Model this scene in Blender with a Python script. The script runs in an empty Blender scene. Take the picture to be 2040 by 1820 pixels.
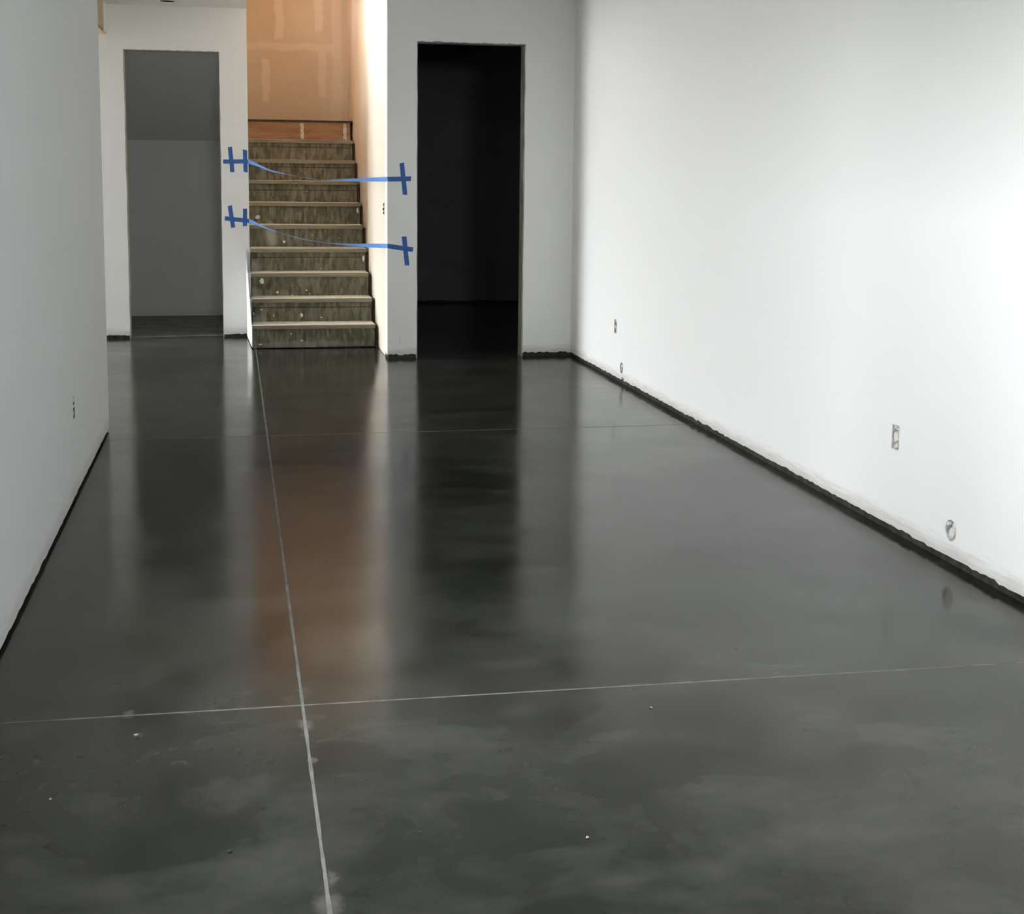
import bpy, bmesh, math, random
from mathutils import Vector, Matrix, noise

random.seed(7)
scene = bpy.context.scene
COL = scene.collection

# ------------------------------------------------------------------ camera
EYE = 1.44
FWD = Vector((0.19719548, 0.97177808, -0.12946548))
RGT = Vector((0.98024592, -0.19749606, 0.01064162))
UPV = Vector((0.01522763, 0.12900649, 0.99152683))
cam_data = bpy.data.cameras.new('camera')
cam = bpy.data.objects.new('camera', cam_data)
COL.objects.link(cam)
m = Matrix((RGT, UPV, -FWD)).transposed().to_4x4()
m.translation = Vector((0, 0, EYE))
cam.matrix_world = m
cam_data.sensor_fit = 'HORIZONTAL'
cam_data.sensor_width = 36.0
cam_data.lens = 2718.5 / 2040 * 36.0
cam_data.shift_y = -(910 - 701) / 2040
cam_data.clip_start = 0.05
cam_data.clip_end = 200
scene.camera = cam

# ------------------------------------------------------------------ light
world = bpy.data.worlds.new('overcast_sky')
scene.world = world
world.use_nodes = True
bg = world.node_tree.nodes['Background']
bg.inputs['Color'].default_value = (0.955, 0.985, 1.0, 1)
bg.inputs['Strength'].default_value = 56.0
scene.view_settings.view_transform = 'Standard'
scene.view_settings.look = 'None'
scene.view_settings.exposure = 0.0
scene.view_settings.gamma = 1.0
scene.view_settings.use_curve_mapping = False
cy = scene.cycles
cy.use_denoising = True
cy.max_bounces = 14
cy.diffuse_bounces = 8
cy.glossy_bounces = 5
cy.transmission_bounces = 4
cy.sample_clamp_indirect = 12
cy.caustics_reflective = False
cy.caustics_refractive = False


def portal(name, loc, size, aim):
    """light portal filling a window opening: lets the sky through, gives no light itself"""
    d = bpy.data.lights.new(name, 'AREA')
    d.shape = 'RECTANGLE'
    d.size, d.size_y = size
    d.cycles.is_portal = True
    o = bpy.data.objects.new(name, d)
    COL.objects.link(o)
    o.location = loc
    o.rotation_euler = Vector(aim).to_track_quat('-Z', 'Z').to_euler()
    return o


# window openings (y0, y1, z0, z1)
WIN_HALL = (11.40, 13.20, 0.06, 2.62)      # glazed door at the end of the hall
FILL_WIN_SIDE = (2.55, 3.5, 1.15, 2.10)          # unseen window added beside the camera to brighten the near right wall
FILL_WIN_REAR = (0.4, 1.45, 1.15, 2.15)            # x range, unseen window added behind the camera for fill light
WIN_UP = (12.5, 13.25, 4.4, 4.95)        # window over the stairs
XHALL = -6.00
HALL_B = 13.70
CEIL = 2.805

# ------------------------------------------------------------------ measures
XR, XL = 2.612, -0.707
DR, DL, DWE = 10.533, 12.077, 7.779
XS = 1.1465                                # stair right wall face
XSL = 0.117                                # stair left side
DOOR_R = (1.3755, 2.2207, 2.4346)
DOOR_L = (-0.9027, -0.113, 2.4418)
D0, TR, RI = 11.2249, 0.2694, 0.1937       # first nosing, tread run, riser
STEP_L, STEP_R = 0.1255, 1.1216
BACK_S = 14.25

for nm, loc, size, aim in (
        ('portal_hall', (XHALL - 0.05, (WIN_HALL[0] + WIN_HALL[1]) / 2, (WIN_HALL[2] + WIN_HALL[3]) / 2), (WIN_HALL[1] - WIN_HALL[0], WIN_HALL[3] - WIN_HALL[2]), (1, 0, 0)),
        ('portal_side', (XL - 0.07, (FILL_WIN_SIDE[0] + FILL_WIN_SIDE[1]) / 2, (FILL_WIN_SIDE[2] + FILL_WIN_SIDE[3]) / 2), (FILL_WIN_SIDE[1] - FILL_WIN_SIDE[0], FILL_WIN_SIDE[3] - FILL_WIN_SIDE[2]), (1, 0, 0)),
        ('portal_rear', ((FILL_WIN_REAR[0] + FILL_WIN_REAR[1]) / 2, -4.07, (FILL_WIN_REAR[2] + FILL_WIN_REAR[3]) / 2), (FILL_WIN_REAR[1] - FILL_WIN_REAR[0], FILL_WIN_REAR[3] - FILL_WIN_REAR[2]), (0, 1, 0)),
        ('portal_stair', (XSL - 0.07, (WIN_UP[0] + WIN_UP[1]) / 2, (WIN_UP[2] + WIN_UP[3]) / 2), (WIN_UP[1] - WIN_UP[0], WIN_UP[3] - WIN_UP[2]), (1, 0, 0))):
    portal(nm, loc, size, aim)


# ------------------------------------------------------------------ node helpers
class NT:
    def __init__(self, name):
        self.mat = bpy.data.materials.new(name)
        self.mat.use_nodes = True
        self.t = self.mat.node_tree
        self.b = self.t.nodes['Principled BSDF']
        self.out = self.t.nodes['Material Output']
        self._co = None

    def n(self, kind, **kw):
        nd = self.t.nodes.new(kind)
        for k, v in kw.items():
            setattr(nd, k, v)
        return nd

    def l(self, a, b):
        self.t.links.new(a, b)

    def put(self, sock, v):
        if hasattr(v, 'is_output') or isinstance(v, bpy.types.NodeSocket):
            self.l(v, sock)
        else:
            sock.default_value = v

    def co(self):
        if self._co is None:
            g = self.n('ShaderNodeNewGeometry')
            self._co = g.outputs['Position']
            self._nrm = g.outputs['Normal']
        return self._co

    def normal(self):
        self.co()
        return self._nrm

    def xyz(self, v=None):
        s = self.n('ShaderNodeSeparateXYZ')
        self.l(v or self.co(), s.inputs[0])
        return s.outputs

    def math(self, op, a, b=0.0, c=None, clamp=False):
        nd = self.n('ShaderNodeMath', operation=op, use_clamp=clamp)
        self.put(nd.inputs[0], a)
        self.put(nd.inputs[1], b)
        if c is not None:
            self.put(nd.inputs[2], c)
        return nd.outputs[0]

    def scale(self, v):
        nd = self.n('ShaderNodeMapping')
        self.l(self.co(), nd.inputs['Vector'])
        nd.inputs['Scale'].default_value = v
        return nd.outputs[0]

    def noise(self, scale, detail=3, rough=0.55, vec=None, dist=0.0):
        nd = self.n('ShaderNodeTexNoise')
        self.l(vec or self.co(), nd.inputs['Vector'])
        nd.inputs['Scale'].default_value = scale
        nd.inputs['Detail'].default_value = detail
        nd.inputs['Roughness'].default_value = rough
        nd.inputs['Distortion'].default_value = dist
        return nd.outputs[0]

    def rng(self, v, a, b, c=0.0, d=1.0, smooth=True):
        nd = self.n('ShaderNodeMapRange', interpolation_type='SMOOTHSTEP' if smooth else 'LINEAR')
        self.put(nd.inputs['Value'], v)
        nd.inputs['From Min'].default_value = a
        nd.inputs['From Max'].default_value = b
        nd.inputs['To Min'].default_value = c
        nd.inputs['To Max'].default_value = d
        return nd.outputs[0]

    def mix(self, f, a, b):
        nd = self.n('ShaderNodeMix', data_type='RGBA')
        self.put(nd.inputs['Factor'], f)
        for i, v in ((6, a), (7, b)):
            if isinstance(v, tuple):
                nd.inputs[i].default_value = (*v, 1)
            else:
                self.l(v, nd.inputs[i])
        return nd.outputs[2]

    def bump(self, h, strength=0.2, dist=0.002):
        nd = self.n('ShaderNodeBump')
        self.l(h, nd.inputs['Height'])
        nd.inputs['Strength'].default_value = strength
        nd.inputs['Distance'].default_value = dist
        self.l(nd.outputs[0], self.b.inputs['Normal'])

    def box(self, c, a0, a1, b0, b1, soft, jit=None):
        """soft rectangle mask on coordinates c=(a,b)"""
        a, b = c
        if jit is not None:
            a = self.math('ADD', a, jit)
            b = self.math('ADD', b, jit)
        r = self.math('MULTIPLY', self.rng(a, a0 - soft, a0 + soft), self.rng(a, a1 - soft, a1 + soft, 1, 0))
        s = self.math('MULTIPLY', self.rng(b, b0 - soft * 1.6, b0 + soft * 1.6), self.rng(b, b1 - soft * 1.6, b1 + soft * 1.6, 1, 0))
        return self.math('MULTIPLY', r, s)

    def color(self, v):
        self.put(self.b.inputs['Base Color'], (*v, 1) if isinstance(v, tuple) else v)

    def set(self, rough=0.5, spec=0.5):
        self.put(self.b.inputs['Roughness'], rough)
        self.b.inputs['Specular IOR Level'].default_value = spec


def mat_paint(name, col, dirt=(0.42, 0.40, 0.36), dirt_h=0.10, amount=0.55, rough=0.75):
    k = NT(name)
    z = k.xyz()[2]
    big = k.noise(0.9, 2)
    c = k.mix(k.rng(big, 0.3, 0.75, 0.0, 0.10), col, tuple(v * 0.9 for v in col))
    # scuffed, unsanded foot of the board
    edge = k.math('ADD', z, k.math('MULTIPLY', k.math('SUBTRACT', k.noise(1.0, 4, vec=k.scale((5, 5, 60))), 0.5), 0.10))
    c = k.mix(k.math('MULTIPLY', k.rng(edge, 0.03, dirt_h, 1, 0), amount), c, dirt)
    k.color(c)
    k.set(rough, 0.3)
    k.bump(k.noise(130, 3), 0.06, 0.001)
    return k.mat


def mat_plain(name, col, rough=0.7, spec=0.3, var=0.12, scale=9.0, bump=0.0):
    k = NT(name)
    n = k.noise(scale, 4)
    k.color(k.mix(k.rng(n, 0.3, 0.7), tuple(v * (1 - var) for v in col), tuple(min(1, v * (1 + var)) for v in col)))
    k.set(rough, spec)
    if bump:
        k.bump(k.noise(scale * 6, 3), bump, 0.002)
    return k.mat


WHITE = (0.85, 0.85, 0.835)
M = {}
M['wall'] = mat_paint('white_wall_paint', WHITE)
M['wall_cool'] = mat_paint('white_primer_paint', (0.83, 0.84, 0.845), amount=0.3)
M['ceiling'] = mat_plain('ceiling_paint', (0.78, 0.775, 0.755), 0.8, 0.2, 0.03, 2)
M['plate'] = mat_plain('dark_sill_timber', (0.036, 0.032, 0.025), 0.85, 0.2, 0.5, 22)
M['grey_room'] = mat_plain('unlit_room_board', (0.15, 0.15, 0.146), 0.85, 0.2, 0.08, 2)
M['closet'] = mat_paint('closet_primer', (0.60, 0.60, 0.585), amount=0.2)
M['jamb'] = mat_plain('raw_jamb_timber', (0.40, 0.375, 0.33), 0.8, 0.2, 0.22, 6)
M['timber'] = mat_plain('pale_pine', (0.66, 0.53, 0.32), 0.7, 0.3, 0.15, 14)
M['paper'] = mat_plain('brown_board_paper', (0.42, 0.34, 0.25), 0.85, 0.2, 0.18, 9)
M['stringer_filler'] = mat_plain('dark_stair_infill', (0.055, 0.042, 0.028), 0.9, 0.1, 0.3, 20)
M['plaster'] = mat_plain('joint_compound', (0.74, 0.72, 0.66), 0.85, 0.2, 0.08, 40, 0.3)
M['streak'] = mat_plain('dusty_compound', (0.50, 0.44, 0.38), 0.85, 0.2, 0.3, 40)
M['wire'] = mat_plain('brown_cable_sheath', (0.10, 0.075, 0.05), 0.7, 0.2, 0.3, 80)
M['steel'] = mat_plain('galvanised_steel', (0.56, 0.56, 0.56), 0.45, 0.5, 0.25, 60)
M['cavity'] = mat_plain('box_cavity', (0.03, 0.03, 0.03), 0.8, 0.2, 0.2, 30)
M['crumb'] = mat_plain('plaster_crumb', (0.36, 0.35, 0.32), 0.9, 0.1, 0.1, 90)
M['debris'] = mat_plain('dark_debris', (0.03, 0.03, 0.025), 0.8, 0.2, 0.2, 90)
M['ground'] = mat_plain('outdoor_gravel', (0.30, 0.29, 0.27), 0.9, 0.1, 0.2, 3)


def mat_floor():
    k = NT('polished_dark_concrete')
    a = k.noise(0.8, 3, 0.5, dist=0.3)
    b = k.noise(2.8, 4, 0.55, dist=0.4)
    sw = k.noise(1.0, 5, 0.6, vec=k.scale((1.2, 5.0, 1)), dist=0.4)
    c = k.noise(18, 3, 0.55)
    v = k.math('ADD', k.math('MULTIPLY', a, 0.40), k.math('ADD', k.math('MULTIPLY', b, 0.42), k.math('MULTIPLY', sw, 0.18)))
    v = k.math('ADD', v, k.math('MULTIPLY', k.math('SUBTRACT', c, 0.5), 0.10))
    col = k.mix(k.rng(v, 0.40, 0.61), (0.0165, 0.0178, 0.0146), (0.0400, 0.0415, 0.0362))
    # pale trowel ghosts
    g = k.noise(2.3, 4, 0.5, vec=k.scale((1.0, 1.5, 1)), dist=0.3)
    col = k.mix(k.math('MULTIPLY', k.rng(g, 0.48, 0.72), 0.6), col, (0.060, 0.0615, 0.0555))
    # joint filler smeared over the slab beside the saw cuts
    x, y, z = k.xyz()
    jit = k.math('MULTIPLY', k.math('SUBTRACT', k.noise(26, 5, 0.7), 0.5), 0.05)
    for cx, cyy, r in ((0.157, 3.47, 0.021), (0.160, 2.56, 0.034), (0.167, 3.24, 0.012), (0.175, 2.66, 0.016), (-0.27, 3.47, 0.010), (-0.30, 3.62, 0.020)):
        dx = k.math('SUBTRACT', x, cx)
        dy = k.math('MULTIPLY', k.math('SUBTRACT', y, cyy), 0.55)
        d = k.math('SQRT', k.math('ADD', k.math('MULTIPLY', dx, dx), k.math('MULTIPLY', dy, dy)))
        d = k.math('ADD', d, jit)
        col = k.mix(k.math('MULTIPLY', k.rng(d, r * 0.2, r * 1.2, 1, 0), 0.6), col, (0.12, 0.12, 0.112))
    k.color(col)
    r = k.noise(1.3, 5, 0.6, dist=0.8)
    k.put(k.b.inputs['Roughness'], k.rng(r, 0.35, 0.65, 0.125, 0.195))
    k.b.inputs['IOR'].default_value = 1.285
    k.bump(k.noise(3.0, 3), 0.02, 0.004)
    return k.mat


M['floor'] = mat_floor()
M['joint'] = mat_plain('joint_filler', (0.15, 0.149, 0.138), 0.9, 0.1, 0.2, 14)
M['closet_floor'] = mat_plain('raw_closet_slab', (0.15, 0.148, 0.138), 0.6, 0.3, 0.25, 6)


def mat_tan(name, axis, boxes, base=(0.53, 0.39, 0.27), mud=(0.69, 0.54, 0.40), lit_paint_to=None):
    """bare brown gypsum board with taped seams"""
    k = NT(name)
    p = k.xyz()
    c2 = (p[axis], p[2])
    big = k.noise(1.1, 4, 0.6, dist=0.5)
    col = k.mix(k.rng(big, 0.3, 0.7), base, tuple(v * f for v, f in zip(base, (1.16, 1.18, 1.16))))
    jit = k.math('MULTIPLY', k.math('SUBTRACT', k.noise(5, 5, 0.65), 0.5), 0.10)
    for a0, a1, b0, b1, soft, amt in boxes:
        col = k.mix(k.math('MULTIPLY', k.box(c2, a0, a1, b0, b1, soft, jit), amt), col, mud)
    if lit_paint_to:
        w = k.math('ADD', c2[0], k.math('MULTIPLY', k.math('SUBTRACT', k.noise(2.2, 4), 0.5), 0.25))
        col = k.mix(k.rng(w, lit_paint_to[0], lit_paint_to[1], 1, 0), col, (0.70, 0.645, 0.55))  # white paint to bare board, warm bounce and light falloff mixed into the colour
    k.color(col)
    k.set(0.8, 0.2)
    k.bump(k.noise(90, 3), 0.05, 0.001)
    return k.mat


M['tan_back'] = mat_tan('bare_gypsum_back', 0, [
    (0.42, 0.50, 2.77, 3.4, 0.012, 0.95), (0.815, 0.89, 2.85, 3.5, 0.012, 0.85),
    (0.28, 0.36, 2.14, 2.56, 0.014, 0.9), (0.855, 0.93, 2.20, 2.66, 0.014, 0.7),
    (-0.2, 1.02, 2.655, 2.725, 0.014, 0.7), (0.985, 1.09, 1.9, 3.6, 0.012, 0.55),
    (0.88, 1.16, 1.9, 2.45, 0.03, 0.22), (0.2, 0.55, 3.5, 3.7, 0.02, 0.4)])
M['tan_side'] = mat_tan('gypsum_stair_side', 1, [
    (13.35, 13.75, 2.5, 5.0, 0.12, 0.8)], base=(0.66, 0.50, 0.355), mud=(0.80, 0.66, 0.54), lit_paint_to=(11.2, 13.3))


def mat_osb():
    k = NT('strand_board')
    vo = k.n('ShaderNodeTexVoronoi')
    vo.feature = 'F1'
    mp = k.n('ShaderNodeMapping')
    mp.inputs['Rotation'].default_value = (0, math.radians(14), 0)
    mp.inputs['Scale'].default_value = (46, 46, 11)
    k.l(k.co(), mp.inputs['Vector'])
    k.l(mp.outputs[0], vo.inputs['Vector'])
    vo.inputs['Scale'].default_value = 1.0
    v2 = k.n('ShaderNodeTexVoronoi')
    mp = k.n('ShaderNodeMapping')
    mp.inputs['Rotation'].default_value = (0, math.radians(-32), 0)
    mp.inputs['Scale'].default_value = (34, 34, 13)
    k.l(k.co(), mp.inputs['Vector'])
    k.l(mp.outputs[0], v2.inputs['Vector'])
    v2.inputs['Scale'].default_value = 1.0
    s1 = k.xyz(vo.outputs['Color'])[0]
    s2 = k.xyz(v2.outputs['Color'])[1]
    v = k.math('ADD', k.math('MULTIPLY', s1, 0.38), k.math('MULTIPLY', s2, 0.27))
    v = k.math('ADD', v, k.math('MULTIPLY', k.noise(7, 5, 0.65, dist=1.0), 0.42))
    col = k.mix(k.rng(v, 0.25, 0.85), (0.076, 0.069, 0.043), (0.200, 0.178, 0.125))
    col = k.mix(k.rng(k.noise(3.5, 2), 0.5, 0.7, 0, 0.5), col, (0.085, 0.095, 0.066))
    # plaster dust wiped over the left ends
    x, y, z = k.xyz()
    jit = k.math('MULTIPLY', k.math('SUBTRACT', k.noise(16, 5, 0.7), 0.5), 0.16)
    for cx, cz, rx, rz, amt in ((0.31, 0.87, 0.055, 0.12, 0.75), (0.15, 0.61, 0.06, 0.07, 0.7), (0.14, 0.41, 0.06, 0.06, 0.55), (0.18, 0.215, 0.07, 0.04, 0.35), (0.56, 0.035, 0.5, 0.03, 0.3)):
        dx = k.math('DIVIDE', k.math('SUBTRACT', x, cx), rx)
        dz = k.math('DIVIDE', k.math('SUBTRACT', z, cz), rz)
        d = k.math('SQRT', k.math('ADD', k.math('MULTIPLY', dx, dx), k.math('MULTIPLY', dz, dz)))
        d = k.math('ADD', d, k.math('MULTIPLY', jit, 6.0))
        col = k.mix(k.math('MULTIPLY', k.rng(d, 0.4, 1.25, 1, 0), amt), col, (0.36, 0.35, 0.30))
    k.color(col)
    k.set(0.75, 0.25)
    k.bump(k.math('ADD', s1, s2), 0.25, 0.001)
    return k.mat


M['osb'] = mat_osb()


def mat_tread():
    k = NT('dusty_tread_board')
    nz = k.xyz(k.normal())[2]
    grain = k.noise(1.0, 4, 0.6, vec=k.scale((5, 40, 120)))
    edge = k.mix(k.rng(grain, 0.3, 0.7), (0.17, 0.145, 0.105), (0.27, 0.235, 0.175))
    dust = k.noise(11, 5, 0.65)
    y = k.xyz()[1]
    top = k.mix(k.rng(dust, 0.35, 0.62), (0.66, 0.62, 0.53), (0.80, 0.765, 0.67))
    k.color(k.mix(k.rng(nz, 0.4, 0.8), edge, top))
    k.set(0.8, 0.2)
    return k.mat


M['tread'] = mat_tread()


def mat_rim():
    k = NT('red_brown_rim_board')
    g = k.noise(1.0, 5, 0.6, vec=k.scale((3, 30, 26)), dist=0.4)
    col = k.mix(k.rng(g, 0.3, 0.7), (0.21, 0.105, 0.05), (0.31, 0.17, 0.085))
    kn = k.noise(14, 3)
    col = k.mix(k.rng(kn, 0.66, 0.74, 0, 0.7), col, (0.12, 0.05, 0.02))
    k.color(col)
    k.set(0.7, 0.3)
    return k.mat


M['rim'] = mat_rim()


def mat_tape(dark=(0.022, 0.090, 0.31), light=(0.030, 0.112, 0.36)):
    k = NT('blue_masking_tape')
    n = k.noise(60, 3)
    col = k.mix(k.rng(n, 0.3, 0.7), dark, light)
    k.color(col)
    k.set(0.55, 0.35)
    tr = k.n('ShaderNodeBsdfTranslucent')
    tr.inputs['Color'].default_value = (0.20, 0.45, 0.90, 1)
    mx = k.n('ShaderNodeMixShader')
    mx.inputs[0].default_value = 0.0
    k.l(k.b.outputs[0], mx.inputs[1])
    k.l(tr.outputs[0], mx.inputs[2])
    k.l(mx.outputs[0], k.out.inputs['Surface'])
    return k.mat, mx


M['tape'], _ = mat_tape()
_m, _mx = mat_tape((0.21, 0.42, 0.82), (0.24, 0.46, 0.86))  # paler copy of the tape, window light on free strands put into the colour
_m.name = 'blue_masking_tape_lit'
_mx.inputs[0].default_value = 0.35
M['tape_lit'] = _m


# ------------------------------------------------------------------ mesh helpers
def link(name, me, parent=None):
    o = bpy.data.objects.new(name, me)
    COL.objects.link(o)
    if parent:
        o.parent = parent
        o.matrix_parent_inverse = parent.matrix_world.inverted()
    return o


def from_bm(name, bm, mat, parent=None, smooth=False):
    bmesh.ops.recalc_face_normals(bm, faces=bm.faces[:])
    me = bpy.data.meshes.new(name)
    bm.to_mesh(me)
    bm.free()
    for mt in (mat if isinstance(mat, (list, tuple)) else [mat]):
        me.materials.append(mt)
    if smooth:
        for p in me.polygons:
            p.use_smooth = True
    return link(name, me, parent)


def empty(name, loc):
    o = bpy.data.objects.new(name, None)
    COL.objects.link(o)
    o.location = loc
    o.empty_display_size = 0.1
    bpy.context.view_layer.update()
    return o


def struct(o):
    o['kind'] = 'structure'
    return o


def tag(o, label, cat, group=None):
    o['label'] = label
    o['category'] = cat
    if group:
        o['group'] = group
    return o


def add_box(bm, a, b, bevel=0.0):
    a, b = Vector(a), Vector(b)
    c = (a + b) / 2
    s = b - a
    r = bmesh.ops.create_cube(bm, size=1.0, matrix=Matrix.Translation(c) @ Matrix.Diagonal((*s, 1)))
    if bevel:
        es = list({e for v in r['verts'] for e in v.link_edges})
        bmesh.ops.bevel(bm, geom=es, offset=bevel, segments=2, profile=0.5, affect='EDGES')


def box(name, a, b, mat, parent=None, bevel=0.0):
    bm = bmesh.new()
    add_box(bm, a, b, bevel)
    return from_bm(name, bm, mat, parent)


def prism(name, pts, axis, lo, hi, mat, parent=None):
    """extrude a 2-D outline along an axis (0=x with (y,z) points, 1=y with (x,z), 2=z with (x,y))"""
    bm = bmesh.new()

    def mk(p, t):
        return {0: (t, p[0], p[1]), 1: (p[0], t, p[1]), 2: (p[0], p[1], t)}[axis]
    A = [bm.verts.new(mk(p, lo)) for p in pts]
    B = [bm.verts.new(mk(p, hi)) for p in pts]
    bm.faces.new(A)
    bm.faces.new(B[::-1])
    for i in range(len(pts)):
        j = (i + 1) % len(pts)
        bm.faces.new((A[i], A[j], B[j], B[i]))
    return from_bm(name, bm, mat, parent)


def wall(name, plane, front, back, u0, u1, z0, z1, mat, holes=(), ragged=0.0, jag=0.0, step=0.07, gap_hole=None):
    """board wall on a grid. plane 'x': constant x, u=y; plane 'y': constant y, u=x.
    holes=(u0,u1,z0,z1,jitter). The foot is ragged like torn gypsum board."""
    def lines(lo, hi, marks, st):
        marks = sorted({round(v, 5) for v in marks if lo < v < hi} | {lo, hi})
        out = []
        for a, b in zip(marks[:-1], marks[1:]):
            k = max(1, int(round((b - a) / st)))
            out += [a + (b - a) * i / k for i in range(k)]
        return out + [hi]
    us = lines(u0, u1, [h[0] for h in holes] + [h[1] for h in holes], step)
    zs = lines(z0, z1, [h[2] for h in holes] + [h[3] for h in holes], 0.11)
    bm = bmesh.new()
    V = {}

    def vert(i, j, side):
        key = (i, j, side)
        if key not in V:
            u, z = us[i], zs[j]
            r = random.Random(sum(map(ord, name)) * 7919 + i * 613 + j * 31)
            if j == 0 and ragged:
                z += (r.random() ** 2) * ragged * (1 if r.random() > 0.3 else -0.6)
            for h in holes:
                if len(h) > 4 and h[4]:
                    if abs(u - h[0]) < 1e-4 and h[2] - 1e-4 <= z <= h[3] + 1e-4:
                        u += (r.random() - 0.5) * h[4]
                    elif abs(u - h[1]) < 1e-4 and h[2] - 1e-4 <= z <= h[3] + 1e-4:
                        u += (r.random() - 0.5) * h[4]
                    elif abs(z - h[3]) < 1e-4 and h[0] < u < h[1]:
                        z += (r.random() - 0.5) * h[4]
            t = front if side == 0 else back
            V[key] = bm.verts.new((t, u, z) if plane == 'x' else (u, t, z))
        return V[key]

    def solid(i, j):
        if i < 0 or j < 0 or i >= len(us) - 1 or j >= len(zs) - 1:
            return False
        cu, cz = (us[i] + us[i + 1]) / 2, (zs[j] + zs[j + 1]) / 2
        return not any(h[0] < cu < h[1] and h[2] < cz < h[3] for h in holes)
    for i in range(len(us) - 1):
        for j in range(len(zs) - 1):
            if not solid(i, j):
                continue
            for s in (0, 1):
                bm.faces.new((vert(i, j, s), vert(i + 1, j, s), vert(i + 1, j + 1, s), vert(i, j + 1, s)))
            for (di, dj, a, b) in ((-1, 0, (0, 0), (0, 1)), (1, 0, (1, 0), (1, 1)), (0, -1, (0, 0), (1, 0)), (0, 1, (0, 1), (1, 1))):
                if not solid(i + di, j + dj):
                    bm.faces.new((vert(i + a[0], j + a[1], 0), vert(i + b[0], j + b[1], 0), vert(i + b[0], j + b[1], 1), vert(i + a[0], j + a[1], 1)))
    return struct(from_bm(name, bm, mat))


def plate(w, a, b):
    return box('bottom_plate', a, b, M['plate'], w)


# ------------------------------------------------------------------ setting: floor
floor = struct(box('floor', (-6.6, -4.6, -0.25), (5.6, 15.6, -0.0002), M['joint']))


def jx(y):
    return 0.161 - 0.0016 * (y - 2.5)


def j2(x):
    return 3.602 - 0.016 * x


J1 = 7.486
HW = 0.0042


JL, JR = (lambda y: jx(y) - HW), (lambda y: jx(y) + HW)
for (ya, yb) in ((-4.6, lambda x: j2(x) - HW), (lambda x: j2(x) + HW, J1 - HW), (J1 + HW, 15.6)):
    # keep the numbers plain where an edge is straight
    xs = ((-6.6, JL), (JR, 5.6))
    for xa, xb in xs:
        def fixed(v, x):
            return v(x) if callable(v) else v
        yA = ya if not callable(ya) else ya
        yB = yb if not callable(yb) else yb
        # corners evaluated at the joint crossings
        def corner(xv, yv):
            y = yv(0.16 if callable(xv) else xv) if callable(yv) else yv
            x = xv(y) if callable(xv) else xv
            return x, (yv(x) if callable(yv) else yv)
        p = [corner(xa, yA), corner(xb, yA), corner(xb, yB), corner(xa, yB)]
        bm = bmesh.new()
        loop = []
        for i in range(4):
            a, b = Vector(p[i]), Vector(p[(i + 1) % 4])
            k = max(2, int((b - a).length / 0.045))
            loop += [a + (b - a) * (t / k) for t in range(k)]
        c = sum((Vector(q) for q in p), Vector((0, 0))) / 4
        top, low, bot = [], [], []
        for q in loop:
            jit = 0.0022 * noise.noise(Vector((q.x * 16, q.y * 16, 0.3)))
            # move only across the joint
            onx = min(abs(q.x - p[0][0]), abs(q.x - p[1][0])) < 0.02
            sx = (-1 if q.x < c.x else 1) if onx else 0
            sy = 0 if onx else (-1 if q.y < c.y else 1)
            top.append(bm.verts.new((q.x - sx * (0.0004 + jit), q.y - sy * (0.0004 + jit), 0.0)))
            low.append(bm.verts.new((q.x - sx * jit, q.y - sy * jit, -0.0001)))
            bot.append(bm.verts.new((q.x - sx * jit, q.y - sy * jit, -0.012)))
        bm.faces.new(top)
        n = len(loop)
        for i in range(n):
            k = (i + 1) % n
            bm.faces.new((low[i], low[k], top[k], top[i]))
            bm.faces.new((bot[i], bot[k], low[k], low[i]))
        from_bm('slab', bm, M['floor'], floor)

# ------------------------------------------------------------------ setting: walls
GAP = 0.03
# electrical boxes: centre (u,z), half size (u,z)
BOX_R = [(9.222, 0.383, 0.030, 0.050), (9.046, 0.112, 0.042, 0.042), (5.030, 0.397, 0.032, 0.051), (4.563, 0.131, 0.044, 0.044)]
BOX_L = (6.163, 0.402, 0.027, 0.048)
BOX_S = (10.775, 1.158, 0.022, 0.048)
holeof = lambda b: (b[0] - b[2], b[0] + b[2], b[1] - b[3], b[1] + b[3], 0)

w = wall('wall_right', 'x', XR, XR + 0.16, -4.15, DR + 0.15, GAP, CEIL + 0.02, M['wall'], [holeof(b) for b in BOX_R] + [(8.985, 9.04, GAP, 0.048, 0.004)], ragged=0.007, step=0.03)
plate(w, (XR + 0.013, -4.14, 0), (XR + 0.14, DR + 0.14, 0.042))
w = wall('wall_left', 'x', XL, XL - 0.14, -4.15, DWE, 0.017, CEIL + 0.02, M['wall_cool'], [holeof(BOX_L), FILL_WIN_SIDE + (0,)], ragged=0.005, step=0.05)
plate(w, (XL - 0.13, -4.14, 0), (XL - 0.010, DWE - 0.010, 0.03))
w = wall('wall_back_right', 'y', DR, DR + 0.15, XS, 5.2, GAP, CEIL + 0.02, M['wall'], [(DOOR_R[0], DOOR_R[1], 0.0, DOOR_R[2], 0.008)], ragged=0.010, step=0.022)
for sx, sz, hh in ((1.245, 0.134, 0.022), (1.163, 0.142, 0.006)):
    box('scuff_mark', (sx - 0.0025, DR - 0.0006, sz - hh), (sx + 0.0025, DR + 0.001, sz + hh), M['steel'], w)
plate(w, (XS + 0.01, DR + 0.012, 0), (DOOR_R[0] - 0.004, DR + 0.14, 0.045))
plate(w, (DOOR_R[1] + 0.004, DR + 0.012, 0), (5.19, DR + 0.14, 0.045))
w = wall('wall_back_left', 'y', DL, DL + 0.12, -1.45, XSL, GAP, CEIL + 0.3, M['wall'], [(DOOR_L[0], DOOR_L[1], 0.0, DOOR_L[2], 0.005)], ragged=0.010, step=0.025)
plate(w, (-1.44, DL + 0.012, 0), (DOOR_L[0] - 0.004, DL + 0.11, 0.045))
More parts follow.
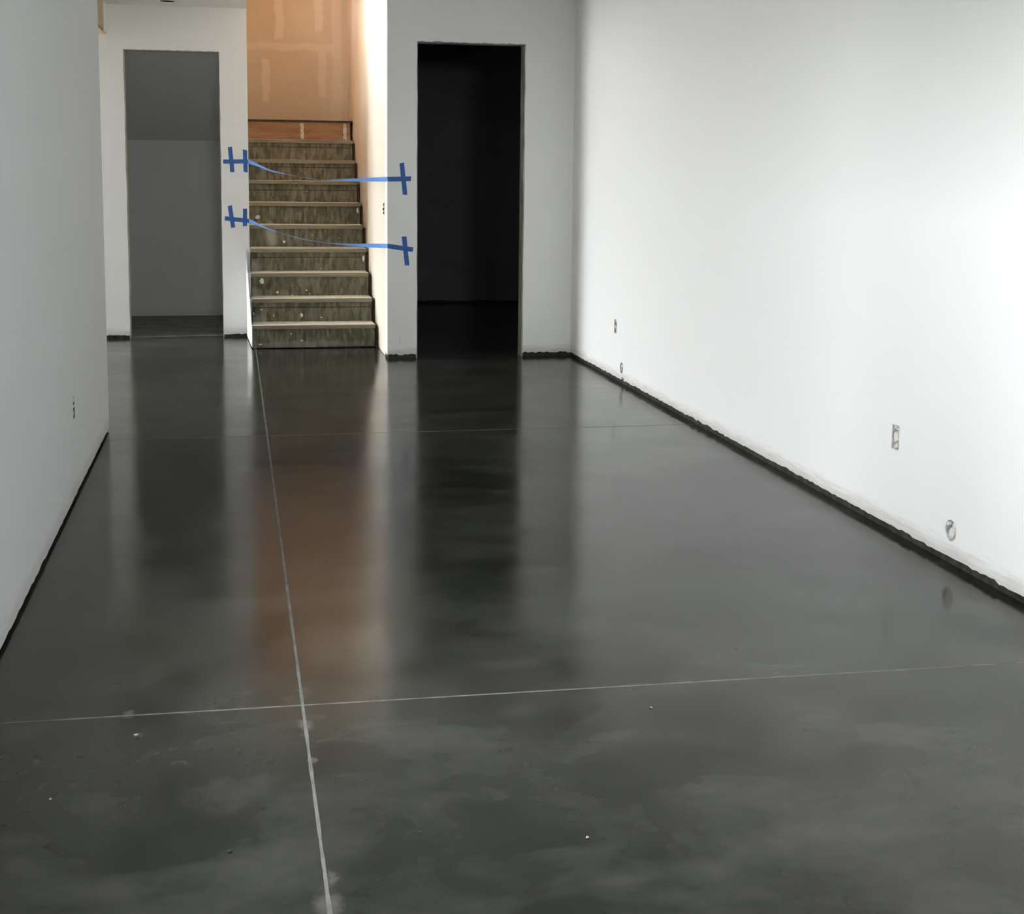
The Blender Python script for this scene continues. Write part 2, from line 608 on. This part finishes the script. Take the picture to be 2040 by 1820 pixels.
plate(w, (DOOR_L[1] + 0.004, DL + 0.012, 0), (XSL - 0.01, DL + 0.11, 0.045))
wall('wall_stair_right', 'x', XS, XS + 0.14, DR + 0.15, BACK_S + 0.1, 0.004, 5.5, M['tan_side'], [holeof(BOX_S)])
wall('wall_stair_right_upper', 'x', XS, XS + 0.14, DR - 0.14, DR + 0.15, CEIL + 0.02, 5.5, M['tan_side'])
wall('wall_stair_back', 'y', BACK_S, BACK_S + 0.1, XSL - 0.14, XS + 0.15, 0.0, 5.5, M['tan_back'])
wall('wall_stair_left', 'x', XSL, XSL - 0.12, DL + 0.12, BACK_S + 0.1, 0.0, CEIL + 0.3, M['wall'])
wall('wall_stair_left_upper', 'x', XSL, XSL - 0.12, DR - 0.14, BACK_S + 0.1, CEIL + 0.3, 5.5, M['tan_back'], [WIN_UP + (0,)])
wall('wall_stair_front_upper', 'y', DR, DR - 0.14, XSL - 0.12, XS, CEIL + 0.02, 5.5, M['wall'])
wall('wall_front', 'y', -4.0, -4.15, XL - 0.14, XR + 0.16, 0.0, CEIL + 0.02, M['wall_cool'], [FILL_WIN_REAR + (0,)])
wall('wall_hall_front', 'y', DWE, DWE - 0.14, XHALL - 0.14, XL - 0.14, 0.017, CEIL + 0.02, M['wall_cool'])
wall('wall_hall_left', 'x', XHALL, XHALL - 0.14, DWE - 0.14, HALL_B, 0.0, CEIL + 0.02, M['wall'], [WIN_HALL + (0,)])
wall('wall_hall_back', 'y', HALL_B, HALL_B + 0.14, XHALL - 0.14, -1.45, 0.0, CEIL + 0.02, M['wall'])
# dark room behind the right doorway
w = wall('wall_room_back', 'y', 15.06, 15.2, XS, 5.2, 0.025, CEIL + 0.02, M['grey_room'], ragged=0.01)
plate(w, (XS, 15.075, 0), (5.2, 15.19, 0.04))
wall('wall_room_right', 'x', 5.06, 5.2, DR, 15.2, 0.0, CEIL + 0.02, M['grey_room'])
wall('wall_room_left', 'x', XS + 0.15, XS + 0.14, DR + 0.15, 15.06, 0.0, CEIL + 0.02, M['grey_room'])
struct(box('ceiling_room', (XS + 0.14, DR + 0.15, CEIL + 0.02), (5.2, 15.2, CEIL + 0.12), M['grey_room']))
# closet under the upper flight
CB = 13.835
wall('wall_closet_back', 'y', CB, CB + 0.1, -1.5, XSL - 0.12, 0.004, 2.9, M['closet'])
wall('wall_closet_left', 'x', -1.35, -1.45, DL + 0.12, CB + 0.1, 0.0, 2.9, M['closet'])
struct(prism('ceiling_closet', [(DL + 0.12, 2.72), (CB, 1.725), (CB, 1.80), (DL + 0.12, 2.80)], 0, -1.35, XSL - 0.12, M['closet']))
struct(prism('floor_closet', [(-1.35, DL + 0.05), (-1.0, DL + 0.045), (-0.78, DL + 0.06), (-0.5, DL + 0.085), (-0.3, DL + 0.115), (-0.113, DL + 0.10), (-0.003, DL + 0.12), (-0.003, CB), (-1.35, CB)], 2, 0.0005, 0.012, M['closet_floor']))

# ceilings: flat board with the stair opening left out and a hole for the can
CANX, CANY, CANR = -0.52, 11.75, 0.062
bm = bmesh.new()
ch = 0.07
cells = [(XHALL - 0.14, DWE - 0.14, -1.45, HALL_B + 0.14), (-1.45, DWE - 0.14, CANX - ch, DL), (CANX - ch, DWE - 0.14, CANX + ch, CANY - ch), (CANX - ch, CANY + ch, CANX + ch, DL), (CANX + ch, DWE - 0.14, XSL, DL),
         (XSL, DWE - 0.14, XR, DR), (XL - 0.14, -4.1, XR, DWE - 0.14)]
for x0, y0, x1, y1 in cells:
    add_box(bm, (x0, y0, CEIL), (x1, y1, CEIL + 0.09))
# round lip closing the square hole
ring_o, ring_i = [], []
for i in range(32):
    a = 2 * math.pi * (i + 0.5) / 32
    s = ch / max(abs(math.cos(a)), abs(math.sin(a)))
    ring_o.append(bm.verts.new((CANX + s * math.cos(a), CANY + s * math.sin(a), CEIL)))
    ring_i.append(bm.verts.new((CANX + CANR * math.cos(a), CANY + CANR * math.sin(a), CEIL)))
for i in range(32):
    k = (i + 1) % 32
    bm.faces.new((ring_o[i], ring_o[k], ring_i[k], ring_i[i]))
struct(from_bm('ceiling', bm, M['ceiling']))
struct(box('ceiling_stair', (XSL - 0.12, DR - 0.14, 5.5), (XS + 0.14, BACK_S + 0.1, 5.6), M['ceiling']))
gr = bmesh.new()
add_box(gr, (-40, -40, -0.6), (40, 50, -0.26))
struct(from_bm('ground', gr, M['ground']))


# door linings: raw edges of the two openings
def lining(name, d, y0, y1, mat):
    e = struct(empty(name, (d[0], y0, 0)))
    th = 0.03
    box('jamb', (d[0] - 0.02, y0 + 0.014, 0.0), (d[0] + th * 0.2, y1 - 0.002, d[2]), mat, e)
    box('jamb', (d[1] - th * 0.2, y0 + 0.014, 0.0), (d[1] + 0.02, y1 - 0.002, d[2]), mat, e)
    box('head_jamb', (d[0], y0 + 0.014, d[2] - th * 0.2), (d[1], y1 - 0.002, d[2] + 0.02), mat, e)
    return e


lining('door_1', DOOR_R, DR, DR + 0.15, M['jamb'])
lining('door_2', DOOR_L, DL, DL + 0.12, M['jamb'])

# ------------------------------------------------------------------ staircase
st = tag(empty('staircase', ((STEP_L + STEP_R) / 2, D0, 0)), 'unfinished strand board staircase rising between the white and brown walls', 'staircase')
split = {2: 0.073, 4: 0.075, 7: 0.085, 8: 0.068, 9: 0.07}     # risers pieced from two strips
rp = random.Random(3)
risers = {}
for n in range(1, 11):
    y = D0 + (n - 1) * TR
    z0, z1 = (n - 1) * RI, n * RI
    tt = 0.034
    rx0 = STEP_L + 0.004 if n < 5 else XSL + 0.001
    if n <= 9:
        tx0, tx1 = (STEP_L + rp.uniform(-0.004, 0.003) if n < 5 else XSL + 0.001), STEP_R + rp.uniform(-0.004, 0.003)
        bmt = bmesh.new()
        add_box(bmt, (tx0, y, z1 - tt), (tx1, y + TR + 0.03, z1), 0.003)
        t = from_bm('tread', bmt, M['tread'], st)
        ry = y + 0.017
        top = z1 - tt - 0.001
        bot = z0 + (0.008 if n == 1 else 0.0)
        if n in split:
            s = z1 - split[n]
            box('dark_gap_backing', (rx0, ry + 0.02, bot), (STEP_R - 0.003, ry + 0.03, top), M['stringer_filler'], st)  # added dark sheet, stops light from behind showing in the strip gap
            box('riser_strip', (rx0, ry + 0.001, s), (STEP_R - 0.003, ry + 0.019, top), M['osb'], st, 0.0008)
            risers[n] = box('riser', (rx0, ry + 0.0005, bot), (STEP_R - 0.003, ry + 0.0185, s - 0.005), M['osb'], st, 0.0008)
        else:
            risers[n] = box('riser', (rx0, ry, bot), (STEP_R - 0.003, ry + 0.018, top), M['osb'], st, 0.0008)
    else:
        rim = box('rim_board', (STEP_L, y, z0 - 0.0), (STEP_R, y + 0.038, z1 - 0.018), M['rim'], st, 0.002)
        rim['label'] = 'reddish brown rim board'
        box('landing', (STEP_L, y - 0.012, z1 - 0.018), (XS - 0.003, BACK_S - 0.004, z1), M['stringer_filler'], st, 0.001)
        # streaks of hardened compound down the rim board
        for cx, wd in ((0.652, 0.034), (1.068, 0.030)):
            bms = bmesh.new()
            rr = random.Random(int(cx * 100))
            L, R = [], []
            for i in range(9):
                zz = z0 + 0.012 + (z1 - z0 - 0.04) * i / 8
                L.append(bms.verts.new((cx - wd / 2 + rr.uniform(-.004, .004), y - 0.002, zz)))
                R.append(bms.verts.new((cx + wd / 2 + rr.uniform(-.004, .004), y - 0.002, zz)))
            for i in range(8):
                bms.faces.new((L[i], R[i], R[i + 1], L[i + 1]))
            ext = bmesh.ops.extrude_face_region(bms, geom=bms.faces[:])
            bmesh.ops.translate(bms, verts=[v for v in ext['geom'] if isinstance(v, bmesh.types.BMVert)], vec=(0, 0.003, 0))
            from_bm('compound_streak', bms, M['streak'], rim)


def profile(y_off, z_off, n0, n1, ybase, zbase):
    pts = []
    for n in range(n0, n1 + 1):
        y = D0 + (n - 1) * TR + y_off
        pts.append((y, (n - 1) * RI + z_off if n > n0 else zbase))
        pts.append((y, n * RI + z_off))
    return pts


pr = profile(0.034, -0.002, 1, 4, 0, 0.012)
pr = [p for p in pr if p[0] < DL - 0.001]
pr += [(DL - 0.0015, pr[-1][1]), (DL - 0.0015, 0.012)]
flare = lambda yy: 0.117 + (0.084 - 0.117) * max(0.0, min(1.0, (yy - D0 - 0.03) / (DL - D0 - 0.03)))
bms = bmesh.new()
A = [bms.verts.new((flare(a), a, b)) for a, b in pr]
B = [bms.verts.new((STEP_L - 0.0015, a, b)) for a, b in pr]
bms.faces.new(A)
bms.faces.new(B)
for i in range(len(pr)):
    j = (i + 1) % len(pr)
    bms.faces.new((A[i], A[j], B[j], B[i]))
bmesh.ops.triangulate(bms, faces=bms.faces[:])
sp = from_bm('side_panel', bms, M['wall'], st)
sp['label'] = 'white plastered stepped side panel'
pr = profile(0.020, -0.028, 1, 9, 0, 0.0)
pr += [(BACK_S - 0.06, pr[-1][1]), (BACK_S - 0.06, 0.9), (D0 + 1.2, 0.0)]
prism('stringer_filler', pr, 0, STEP_R + 0.004, XS - 0.003, M['stringer_filler'], st)  # dark infill panel standing for the deep shade in the gap beside the wall
pr2 = [(a, b) for a, b in pr]
prism('stringer_filler', [(a + 0.02, b - 0.01 if b > 0 else b) for a, b in pr2], 0, 0.60, 0.64, M['stringer_filler'], st)

# hardened compound splashed over risers: (riser, x, z, half width, half height)
for n, x, z, hw, hh in ((1, .518, .066, .012, .008), (1, .185, .037, .018, .006), (1, .433, .121, .006, .012), (2, .532, .245, .013, .022), (2, .221, .197, .010, .007), (2, .300, .247, .005, .012),
                        (2, .695, .226, .012, .006), (2, .136, .262, .008, .018), (2, .200, .296, .014, .005), (3, .212, .515, .022, .030), (3, .343, .417, .012, .012), (3, .589, .432, .008, .008),
                        (3, .466, .390, .010, .006), (3, .615, .402, .008, .006), (4, 1.100, .685, .011, .028), (4, .731, .598, .006, .006), (5, .669, .880, .008, .005), (5, .669, .795, .008, .005),
                        (5, .421, .818, .016, .020), (5, .905, .853, .005, .004), (6, .196, 1.029, .024, .024), (6, 1.096, 1.090, .013, .030), (7, .651, 1.259, .006, .004)):
    y = D0 + (n - 1) * TR + 0.017
    bms = bmesh.new()
    rr = random.Random(int(x * 1000 + z * 77))
    k = 14
    f0 = [bms.verts.new((x + hw * math.cos(2 * math.pi * i / k) * (q := rr.uniform(.55, 1.15)), y + 0.001, z + hh * math.sin(2 * math.pi * i / k) * q)) for i in range(k)]
    f1 = [bms.verts.new(((v.co.x - x) * 0.72 + x, y - 0.004, (v.co.z - z) * 0.72 + z)) for v in f0]
    for i in range(k):
        j = (i + 1) % k
        bms.faces.new((f0[i], f0[j], f1[j], f1[i]))
    bms.faces.new(f1)
    from_bm('compound_splash', bms, M['plaster'], risers[n])

# ------------------------------------------------------------------ masking tape
TW = 0.036


def wall_strip(name, parent, p, q, face_y, layer, rag, mat):
    """strip of tape stuck to a wall that faces the camera side (-y)"""
    a, b = Vector(p), Vector(q)
    d = (b - a).normalized()
    nrm = Vector((-d.y, d.x))
    rr = random.Random(int(a.x * 999) + layer)
    bm = bmesh.new()
    n = 10
    rows = []
    for i in range(n + 1):
        t = i / n
        c = a + (b - a) * t
        l = c + nrm * (TW / 2 + rr.uniform(-.0006, .0006))
        r = c - nrm * (TW / 2 + rr.uniform(-.0006, .0006))
        if i in (0, n):
            l += d * rr.uniform(-rag, rag)
            r += d * rr.uniform(-rag, rag)
        rows.append((l, r))
    y0 = face_y - 0.0008 - 0.0006 * layer
    F = [(bm.verts.new((l.x, y0, l.y)), bm.verts.new((r.x, y0, r.y))) for l, r in rows]
    B = [(bm.verts.new((l.x, face_y + 0.0002, l.y)), bm.verts.new((r.x, face_y + 0.0002, r.y))) for l, r in rows]
    for i in range(n):
        bm.faces.new((F[i][0], F[i][1], F[i + 1][1], F[i + 1][0]))
        bm.faces.new((F[i][0], F[i + 1][0], B[i + 1][0], B[i][0]))
        bm.faces.new((F[i][1], F[i + 1][1], B[i + 1][1], B[i][1]))
    bm.faces.new((F[0][0], F[0][1], B[0][1], B[0][0]))
    bm.faces.new((F[n][0], F[n][1], B[n][1], B[n][0]))
    return from_bm(name, bm, mat, parent)


def interp(tab, s):
    for (a, va), (b, vb) in zip(tab[:-1], tab[1:]):
        if s <= b:
            t = (s - a) / (b - a)
            t = t * t * (3 - 2 * t) * 0.4 + t * 0.6
            return va + (vb - va) * t
    return tab[-1][1]


def strand(parent, A, B, ztab, twist):
    A, B = Vector(A), Vector(B)
    n = 72
    pts = [A.lerp(B, i / n) for i in range(n + 1)]
    zs = [interp(ztab, i / n) for i in range(n + 1)]
    for _ in range(12):
        zs = [zs[0]] + [(zs[i - 1] + zs[i] * 2 + zs[i + 1]) / 4 for i in range(1, n)] + [zs[-1]]
    for p, z in zip(pts, zs):
        p.z = z
    bm = bmesh.new()
    rows = []
    for i, p in enumerate(pts):
        tan = (pts[min(n, i + 1)] - pts[max(0, i - 1)]).normalized()
        up = (Vector((0, 0, 1)) - tan * tan.z).normalized()
        side = tan.cross(up)
        a = math.radians(interp(twist, i / n))
        w = (up * math.cos(a) + side * math.sin(a)) * TW / 2
        nn = (tan.cross(w)).normalized() * 0.0002
        rows.append([bm.verts.new(p + w + nn), bm.verts.new(p - w + nn), bm.verts.new(p - w - nn), bm.verts.new(p + w - nn)])
    for i in range(n):
        for k in range(4):
            j = (k + 1) % 4
            bm.faces.new((rows[i][k], rows[i][j], rows[i + 1][j], rows[i + 1][k]))
    bm.faces.new(rows[0])
    bm.faces.new(rows[-1])
    return from_bm('strand', bm, M['tape_lit'], parent, smooth=False)


up_t = tag(empty('masking_tape', (0.0, DL, 1.45)), 'upper run of blue masking tape stretched across the staircase', 'tape', 'blue tapes across the stairs')
strand(up_t, (XSL - 0.002, DL - 0.001, 1.521), (XS + 0.001, DR - 0.001, 1.388),
       [(0, 1.521), (.2, 1.436), (.41, 1.394), (.556, 1.372), (.764, 1.379), (1, 1.388)],
       [(0, 10), (.1, 40), (.2, 60), (.3, 74), (.42, 86), (.55, 87), (.66, 74), (.78, 55), (.9, 32), (1, 3)])
wall_strip('wall_end', up_t, (-0.102, 1.517), (0.116, 1.522), DL, 0, 0.006, M['tape'])
wall_strip('anchor_strip', up_t, (-0.037, 1.645), (-0.019, 1.427), DL, 1, 0.004, M['tape'])
wall_strip('anchor_strip', up_t, (0.089, 1.621), (0.092, 1.430), DL, 1, 0.006, M['tape'])
wall_strip('wall_end', up_t, (XS + 0.0005, 1.388), (1.334, 1.394), DR, 0, 0.008, M['tape'])
wall_strip('anchor_strip', up_t, (1.257, 1.515), (1.284, 1.270), DR, 1, 0.005, M['tape'])
lo_t = tag(empty('masking_tape', (0.0, DL, 0.95)), 'lower run of blue masking tape stretched across the staircase', 'tape', 'blue tapes across the stairs')
strand(lo_t, (XSL - 0.002, DL - 0.001, 1.012), (XS + 0.001, DR - 0.001, 0.877),
       [(0, 1.012), (.18, .945), (.293, .911), (.444, .880), (.589, .867), (.762, .865), (1, .877)],
       [(0, 10), (.1, 44), (.2, 66), (.3, 82), (.42, 88), (.56, 86), (.66, 72), (.78, 54), (.9, 30), (1, 3)])
wall_strip('wall_end', lo_t, (-0.085, 1.032), (0.116, 1.012), DL, 0, 0.005, M['tape'])
wall_strip('anchor_strip', lo_t, (-0.045, 1.140), (-0.020, 0.954), DL, 1, 0.006, M['tape'])
wall_strip('anchor_strip', lo_t, (0.083, 1.114), (0.080, 0.967), DL, 1, 0.004, M['tape'])
wall_strip('wall_end', lo_t, (XS + 0.0005, 0.877), (1.347, 0.849), DR, 0, 0.004, M['tape'])
wall_strip('anchor_strip', lo_t, (1.276, 0.950), (1.300, 0.729), DR, 1, 0.004, M['tape'])


# ------------------------------------------------------------------ electrical boxes
def ebox(x, sgn, b, kind, label, seed, hm='steel'):
    """open device box let into a wall whose face is x=const; sgn = direction into the wall"""
    u, z, hu, hz = b
    rr = random.Random(seed)
    e = tag(empty('electrical_box', (x, u, z - hz)), label, 'electrical box', 'electrical boxes in the walls')
    dep = 0.055
    X = lambda d: x + sgn * d

    def poly(name, outline, d0, d1, mat, parent, cap=True):
        bm = bmesh.new()
        A = [bm.verts.new((X(d0), u + p[0], z + p[1])) for p in outline]
        B = [bm.verts.new((X(d1), u + p[0], z + p[1])) for p in outline]
        if cap:
            bm.faces.new(A)
        bm.faces.new(B)
        for i in range(len(A)):
            j = (i + 1) % len(A)
            bm.faces.new((A[i], A[j], B[j], B[i]))
        return from_bm(name, bm, mat, parent)
    # housing: an open can, wall and back
    if kind == 'rect':
        out = [(-hu + .001, -hz + .001), (hu - .001, -hz + .001), (hu - .001, hz - .001), (-hu + .001, hz - .001)]
    else:
        out = [(hu * .97 * math.cos(2 * math.pi * i / 20), hz * .97 * math.sin(2 * math.pi * i / 20)) for i in range(20)]
    bm = bmesh.new()
    A = [bm.verts.new((X(0.001), u + p[0], z + p[1])) for p in out]
    A2 = [bm.verts.new((X(0.001), u + p[0] * .9, z + p[1] * .94)) for p in out]
    B = [bm.verts.new((X(dep), u + p[0] * .9, z + p[1] * .94)) for p in out]
    for i in range(len(out)):
        j = (i + 1) % len(out)
        bm.faces.new((A[i], A[j], A2[j], A2[i]))
        bm.faces.new((A2[i], A2[j], B[j], B[i]))
    bm.faces.new(B)
    from_bm('housing', bm, M[hm], e)
    if kind == 'round':
        # board left round the circular cut-out
        bm = bmesh.new()
        O, I = [], []
        for i in range(20):
            a = 2 * math.pi * i / 20 + math.pi / 20
            s = 1 / max(abs(math.cos(a)), abs(math.sin(a)))
            O.append(bm.verts.new((X(0.0), u + hu * s * math.cos(a), z + hz * s * math.sin(a))))
            k = rr.uniform(.90, .99)
            I.append(bm.verts.new((X(0.0), u + hu * k * math.cos(a), z + hz * k * math.sin(a))))
        for i in range(20):
            j = (i + 1) % 20
            bm.faces.new((O[i], O[j], I[j], I[i]))
        from_bm('cut_board', bm, M['wall'], e)
    return e, poly


def blob(name, parent, x, sgn, u, z, hu, hz, d0, d1, mat, seed, k=12):
    rr = random.Random(seed)
    bm = bmesh.new()
    A, B = [], []
    for i in range(k):
        a = 2 * math.pi * i / k
        q = rr.uniform(.7, 1.1)
        ca, sa = math.cos(a), math.sin(a)
        s = 1 / max(abs(ca), abs(sa)) ** 0.6
        A.append(bm.verts.new((x + sgn * d0, u + hu * q * s * ca * .8, z + hz * q * s * sa * .8)))
        B.append(bm.verts.new((x + sgn * d1, u + hu * q * s * ca, z + hz * q * s * sa)))
    bm.faces.new(A)
    bm.faces.new(B)
    for i in range(k):
        j = (i + 1) % k
        bm.faces.new((A[i], A[j], B[j], B[i]))
    return from_bm(name, bm, mat, parent)


b = BOX_R[0]
e, _ = ebox(XR, 1, b, 'rect', 'small rectangular electrical box in the far end of the right wall above the round one', 1)
blob('compound_fill', e, XR, 1, b[0] + .004, b[1] + .036, .017, .009, .003, .02, M['plaster'], 11)
blob('compound_fill', e, XR, 1, b[0] + .012, b[1] - .004, .016, .016, .003, .02, M['plaster'], 12)
blob('compound_fill', e, XR, 1, b[0] + .002, b[1] - .034, .020, .008, .012, .03, M['plaster'], 13)
blob('cable', e, XR, 1, b[0] - .004, b[1] + .014, .006, .014, .004, .03, M['cavity'], 14)
b = BOX_R[1]
e, _ = ebox(XR, 1, b, 'round', 'round electrical box just above the floor at the far end of the right wall', 2)
blob('compound_fill', e, XR, 1, b[0] + .006, b[1] + .012, .018, .016, .003, .02, M['plaster'], 21)
blob('compound_fill', e, XR, 1, b[0] - .022, b[1] - .004, .010, .018, .006, .02, M['plaster'], 22)
blob('cable', e, XR, 1, b[0] + .012, b[1] - .014, .014, .010, .004, .03, M['steel'], 23)
b = BOX_R[2]
e, _ = ebox(XR, 1, b, 'rect', 'larger rectangular electrical box on the near part of the right wall', 3)
blob('compound_fill', e, XR, 1, b[0], b[1] + .002, .028, .026, .002, .02, M['plaster'], 31)
blob('compound_fill', e, XR, 1, b[0] - .012, b[1] + .036, .012, .006, .003, .02, M['plaster'], 32)
blob('compound_fill', e, XR, 1, b[0] - .006, b[1] - .034, .010, .012, .003, .02, M['plaster'], 33)
blob('device_ear', e, XR, 1, b[0] + .008, b[1] + .040, .014, .008, .003, .015, M['steel'], 34)
blob('device_ear', e, XR, 1, b[0] + .010, b[1] - .040, .012, .008, .004, .015, M['steel'], 35)
b = BOX_R[3]
e, _ = ebox(XR, 1, b, 'round', 'round electrical box low on the right wall nearest the camera', 4)
blob('compound_fill', e, XR, 1, b[0] - .004, b[1] - .006, .024, .024, .002, .02, M['plaster'], 41)
blob('compound_fill', e, XR, 1, b[0] - .022, b[1] + .024, .020, .014, .002, .02, M['plaster'], 42)
blob('compound_fill', e, XR, 1, b[0] + .028, b[1] + .020, .008, .010, .003, .02, M['plaster'], 43)
blob('cable', e, XR, 1, b[0] + .010, b[1] + .026, .010, .010, .004, .02, M['steel'], 44)
b = BOX_L
e, _ = ebox(XL, -1, b, 'rect', 'dark slotted electrical box in the grey left wall', 5, 'cavity')
blob('compound_fill', e, XL, -1, b[0], b[1] + .008, .028, .009, .001, .02, M['wall_cool'], 51)
blob('compound_fill', e, XL, -1, b[0] + .010, b[1] + .036, .016, .016, .001, .02, M['wall_cool'], 52)
blob('compound_fill', e, XL, -1, b[0] - .014, b[1] - .020, .012, .012, .001, .02, M['wall_cool'], 53)
blob('cable', e, XL, -1, b[0], b[1] - .030, .018, .012, .004, .03, M['cavity'], 54)
blob('cable', e, XL, -1, b[0] - .006, b[1] + .026, .014, .010, .004, .03, M['cavity'], 55)
b = BOX_S
e, _ = ebox(XS, 1, b, 'rect', 'electrical box in the cream wall beside the stairs between the tape runs', 6, 'cavity')
blob('compound_fill', e, XS, 1, b[0] - .010, b[1] + .012, .010, .010, .002, .02, M['plaster'], 62)
blob('wire_stub', e, XS, 1, b[0], b[1] + .030, .010, .014, -.005, .02, M['wire'], 63, 9)
blob('wire_stub', e, XS, 1, b[0] + .006, b[1] - .004, .014, .011, -.009, .02, M['wire'], 64, 9)
blob('wire_stub', e, XS, 1, b[0], b[1] - .034, .010, .012, -.006, .02, M['wire'], 65, 9)

# ------------------------------------------------------------------ ceiling can and header beam
can = tag(empty('recessed_light_can', (CANX, CANY, CEIL)), 'dark round recessed light hole in the hall ceiling above the left doorway', 'light')
bm = bmesh.new()
A = [bm.verts.new((CANX + (CANR + .001) * math.cos(2 * math.pi * i / 32), CANY + (CANR + .001) * math.sin(2 * math.pi * i / 32), CEIL + 0.001)) for i in range(32)]
B = [bm.verts.new((v.co.x, v.co.y, CEIL + 0.085)) for v in A]
for i in range(32):
    k = (i + 1) % 32
    bm.faces.new((A[i], A[k], B[k], B[i]))
bm.faces.new(B)
from_bm('housing', bm, M['cavity'], can)

hb = tag(empty('header_beam', (-1.085, 10.3, 2.555)), 'raw timber header with brown paper face hung from the ceiling past the left wall', 'beam')
box('core', (-1.128, DWE, 2.556), (-1.041, DL - 0.001, CEIL - 0.001), M['timber'], hb, 0.002)
box('face_board', (-1.040, DWE, 2.562), (-1.028, DL - 0.28, CEIL - 0.001), M['paper'], hb)
box('painted_edge', (-1.040, DL - 0.279, 2.562), (-1.0275, DL - 0.001, CEIL - 0.001), M['wall'], hb)

# ------------------------------------------------------------------ crumbs on the floor


def crumb(name, x, y, r, mat, label, cat, flat=0.5):
    bm = bmesh.new()
    bmesh.ops.create_icosphere(bm, subdivisions=2, radius=r)
    rr = random.Random(int(x * 1000))
    for v in bm.verts:
        v.co *= rr.uniform(.7, 1.2)
        v.co.z *= flat
    zmin = min(v.co.z for v in bm.verts)
    for v in bm.verts:
        v.co.z -= zmin
    o = from_bm(name, bm, mat)
    o.location = (x, y, 0)
    tag(o, label, cat)


crumb('plaster_crumb', 0.735, 2.734, 0.0042, M['crumb'], 'white plaster crumb on the concrete near the bottom centre', 'crumb')
crumb('plaster_crumb', -0.438, 3.132, 0.0036, M['crumb'], 'white plaster crumb on the concrete at far left', 'crumb')
crumb('plaster_crumb', 1.091, 3.416, 0.0036, M['crumb'], 'pale plaster crumb just in front of the cross joint, right of centre', 'crumb')
crumb('plaster_crumb', -0.271, 3.471, 0.0055, M['crumb'], 'pale plaster crumb just in front of the cross joint, left side', 'crumb', 0.3)
crumb('dirt_clump', -0.033, 2.809, 0.0055, M['debris'], 'small dark dirt clump on the concrete left of the long joint', 'debris')
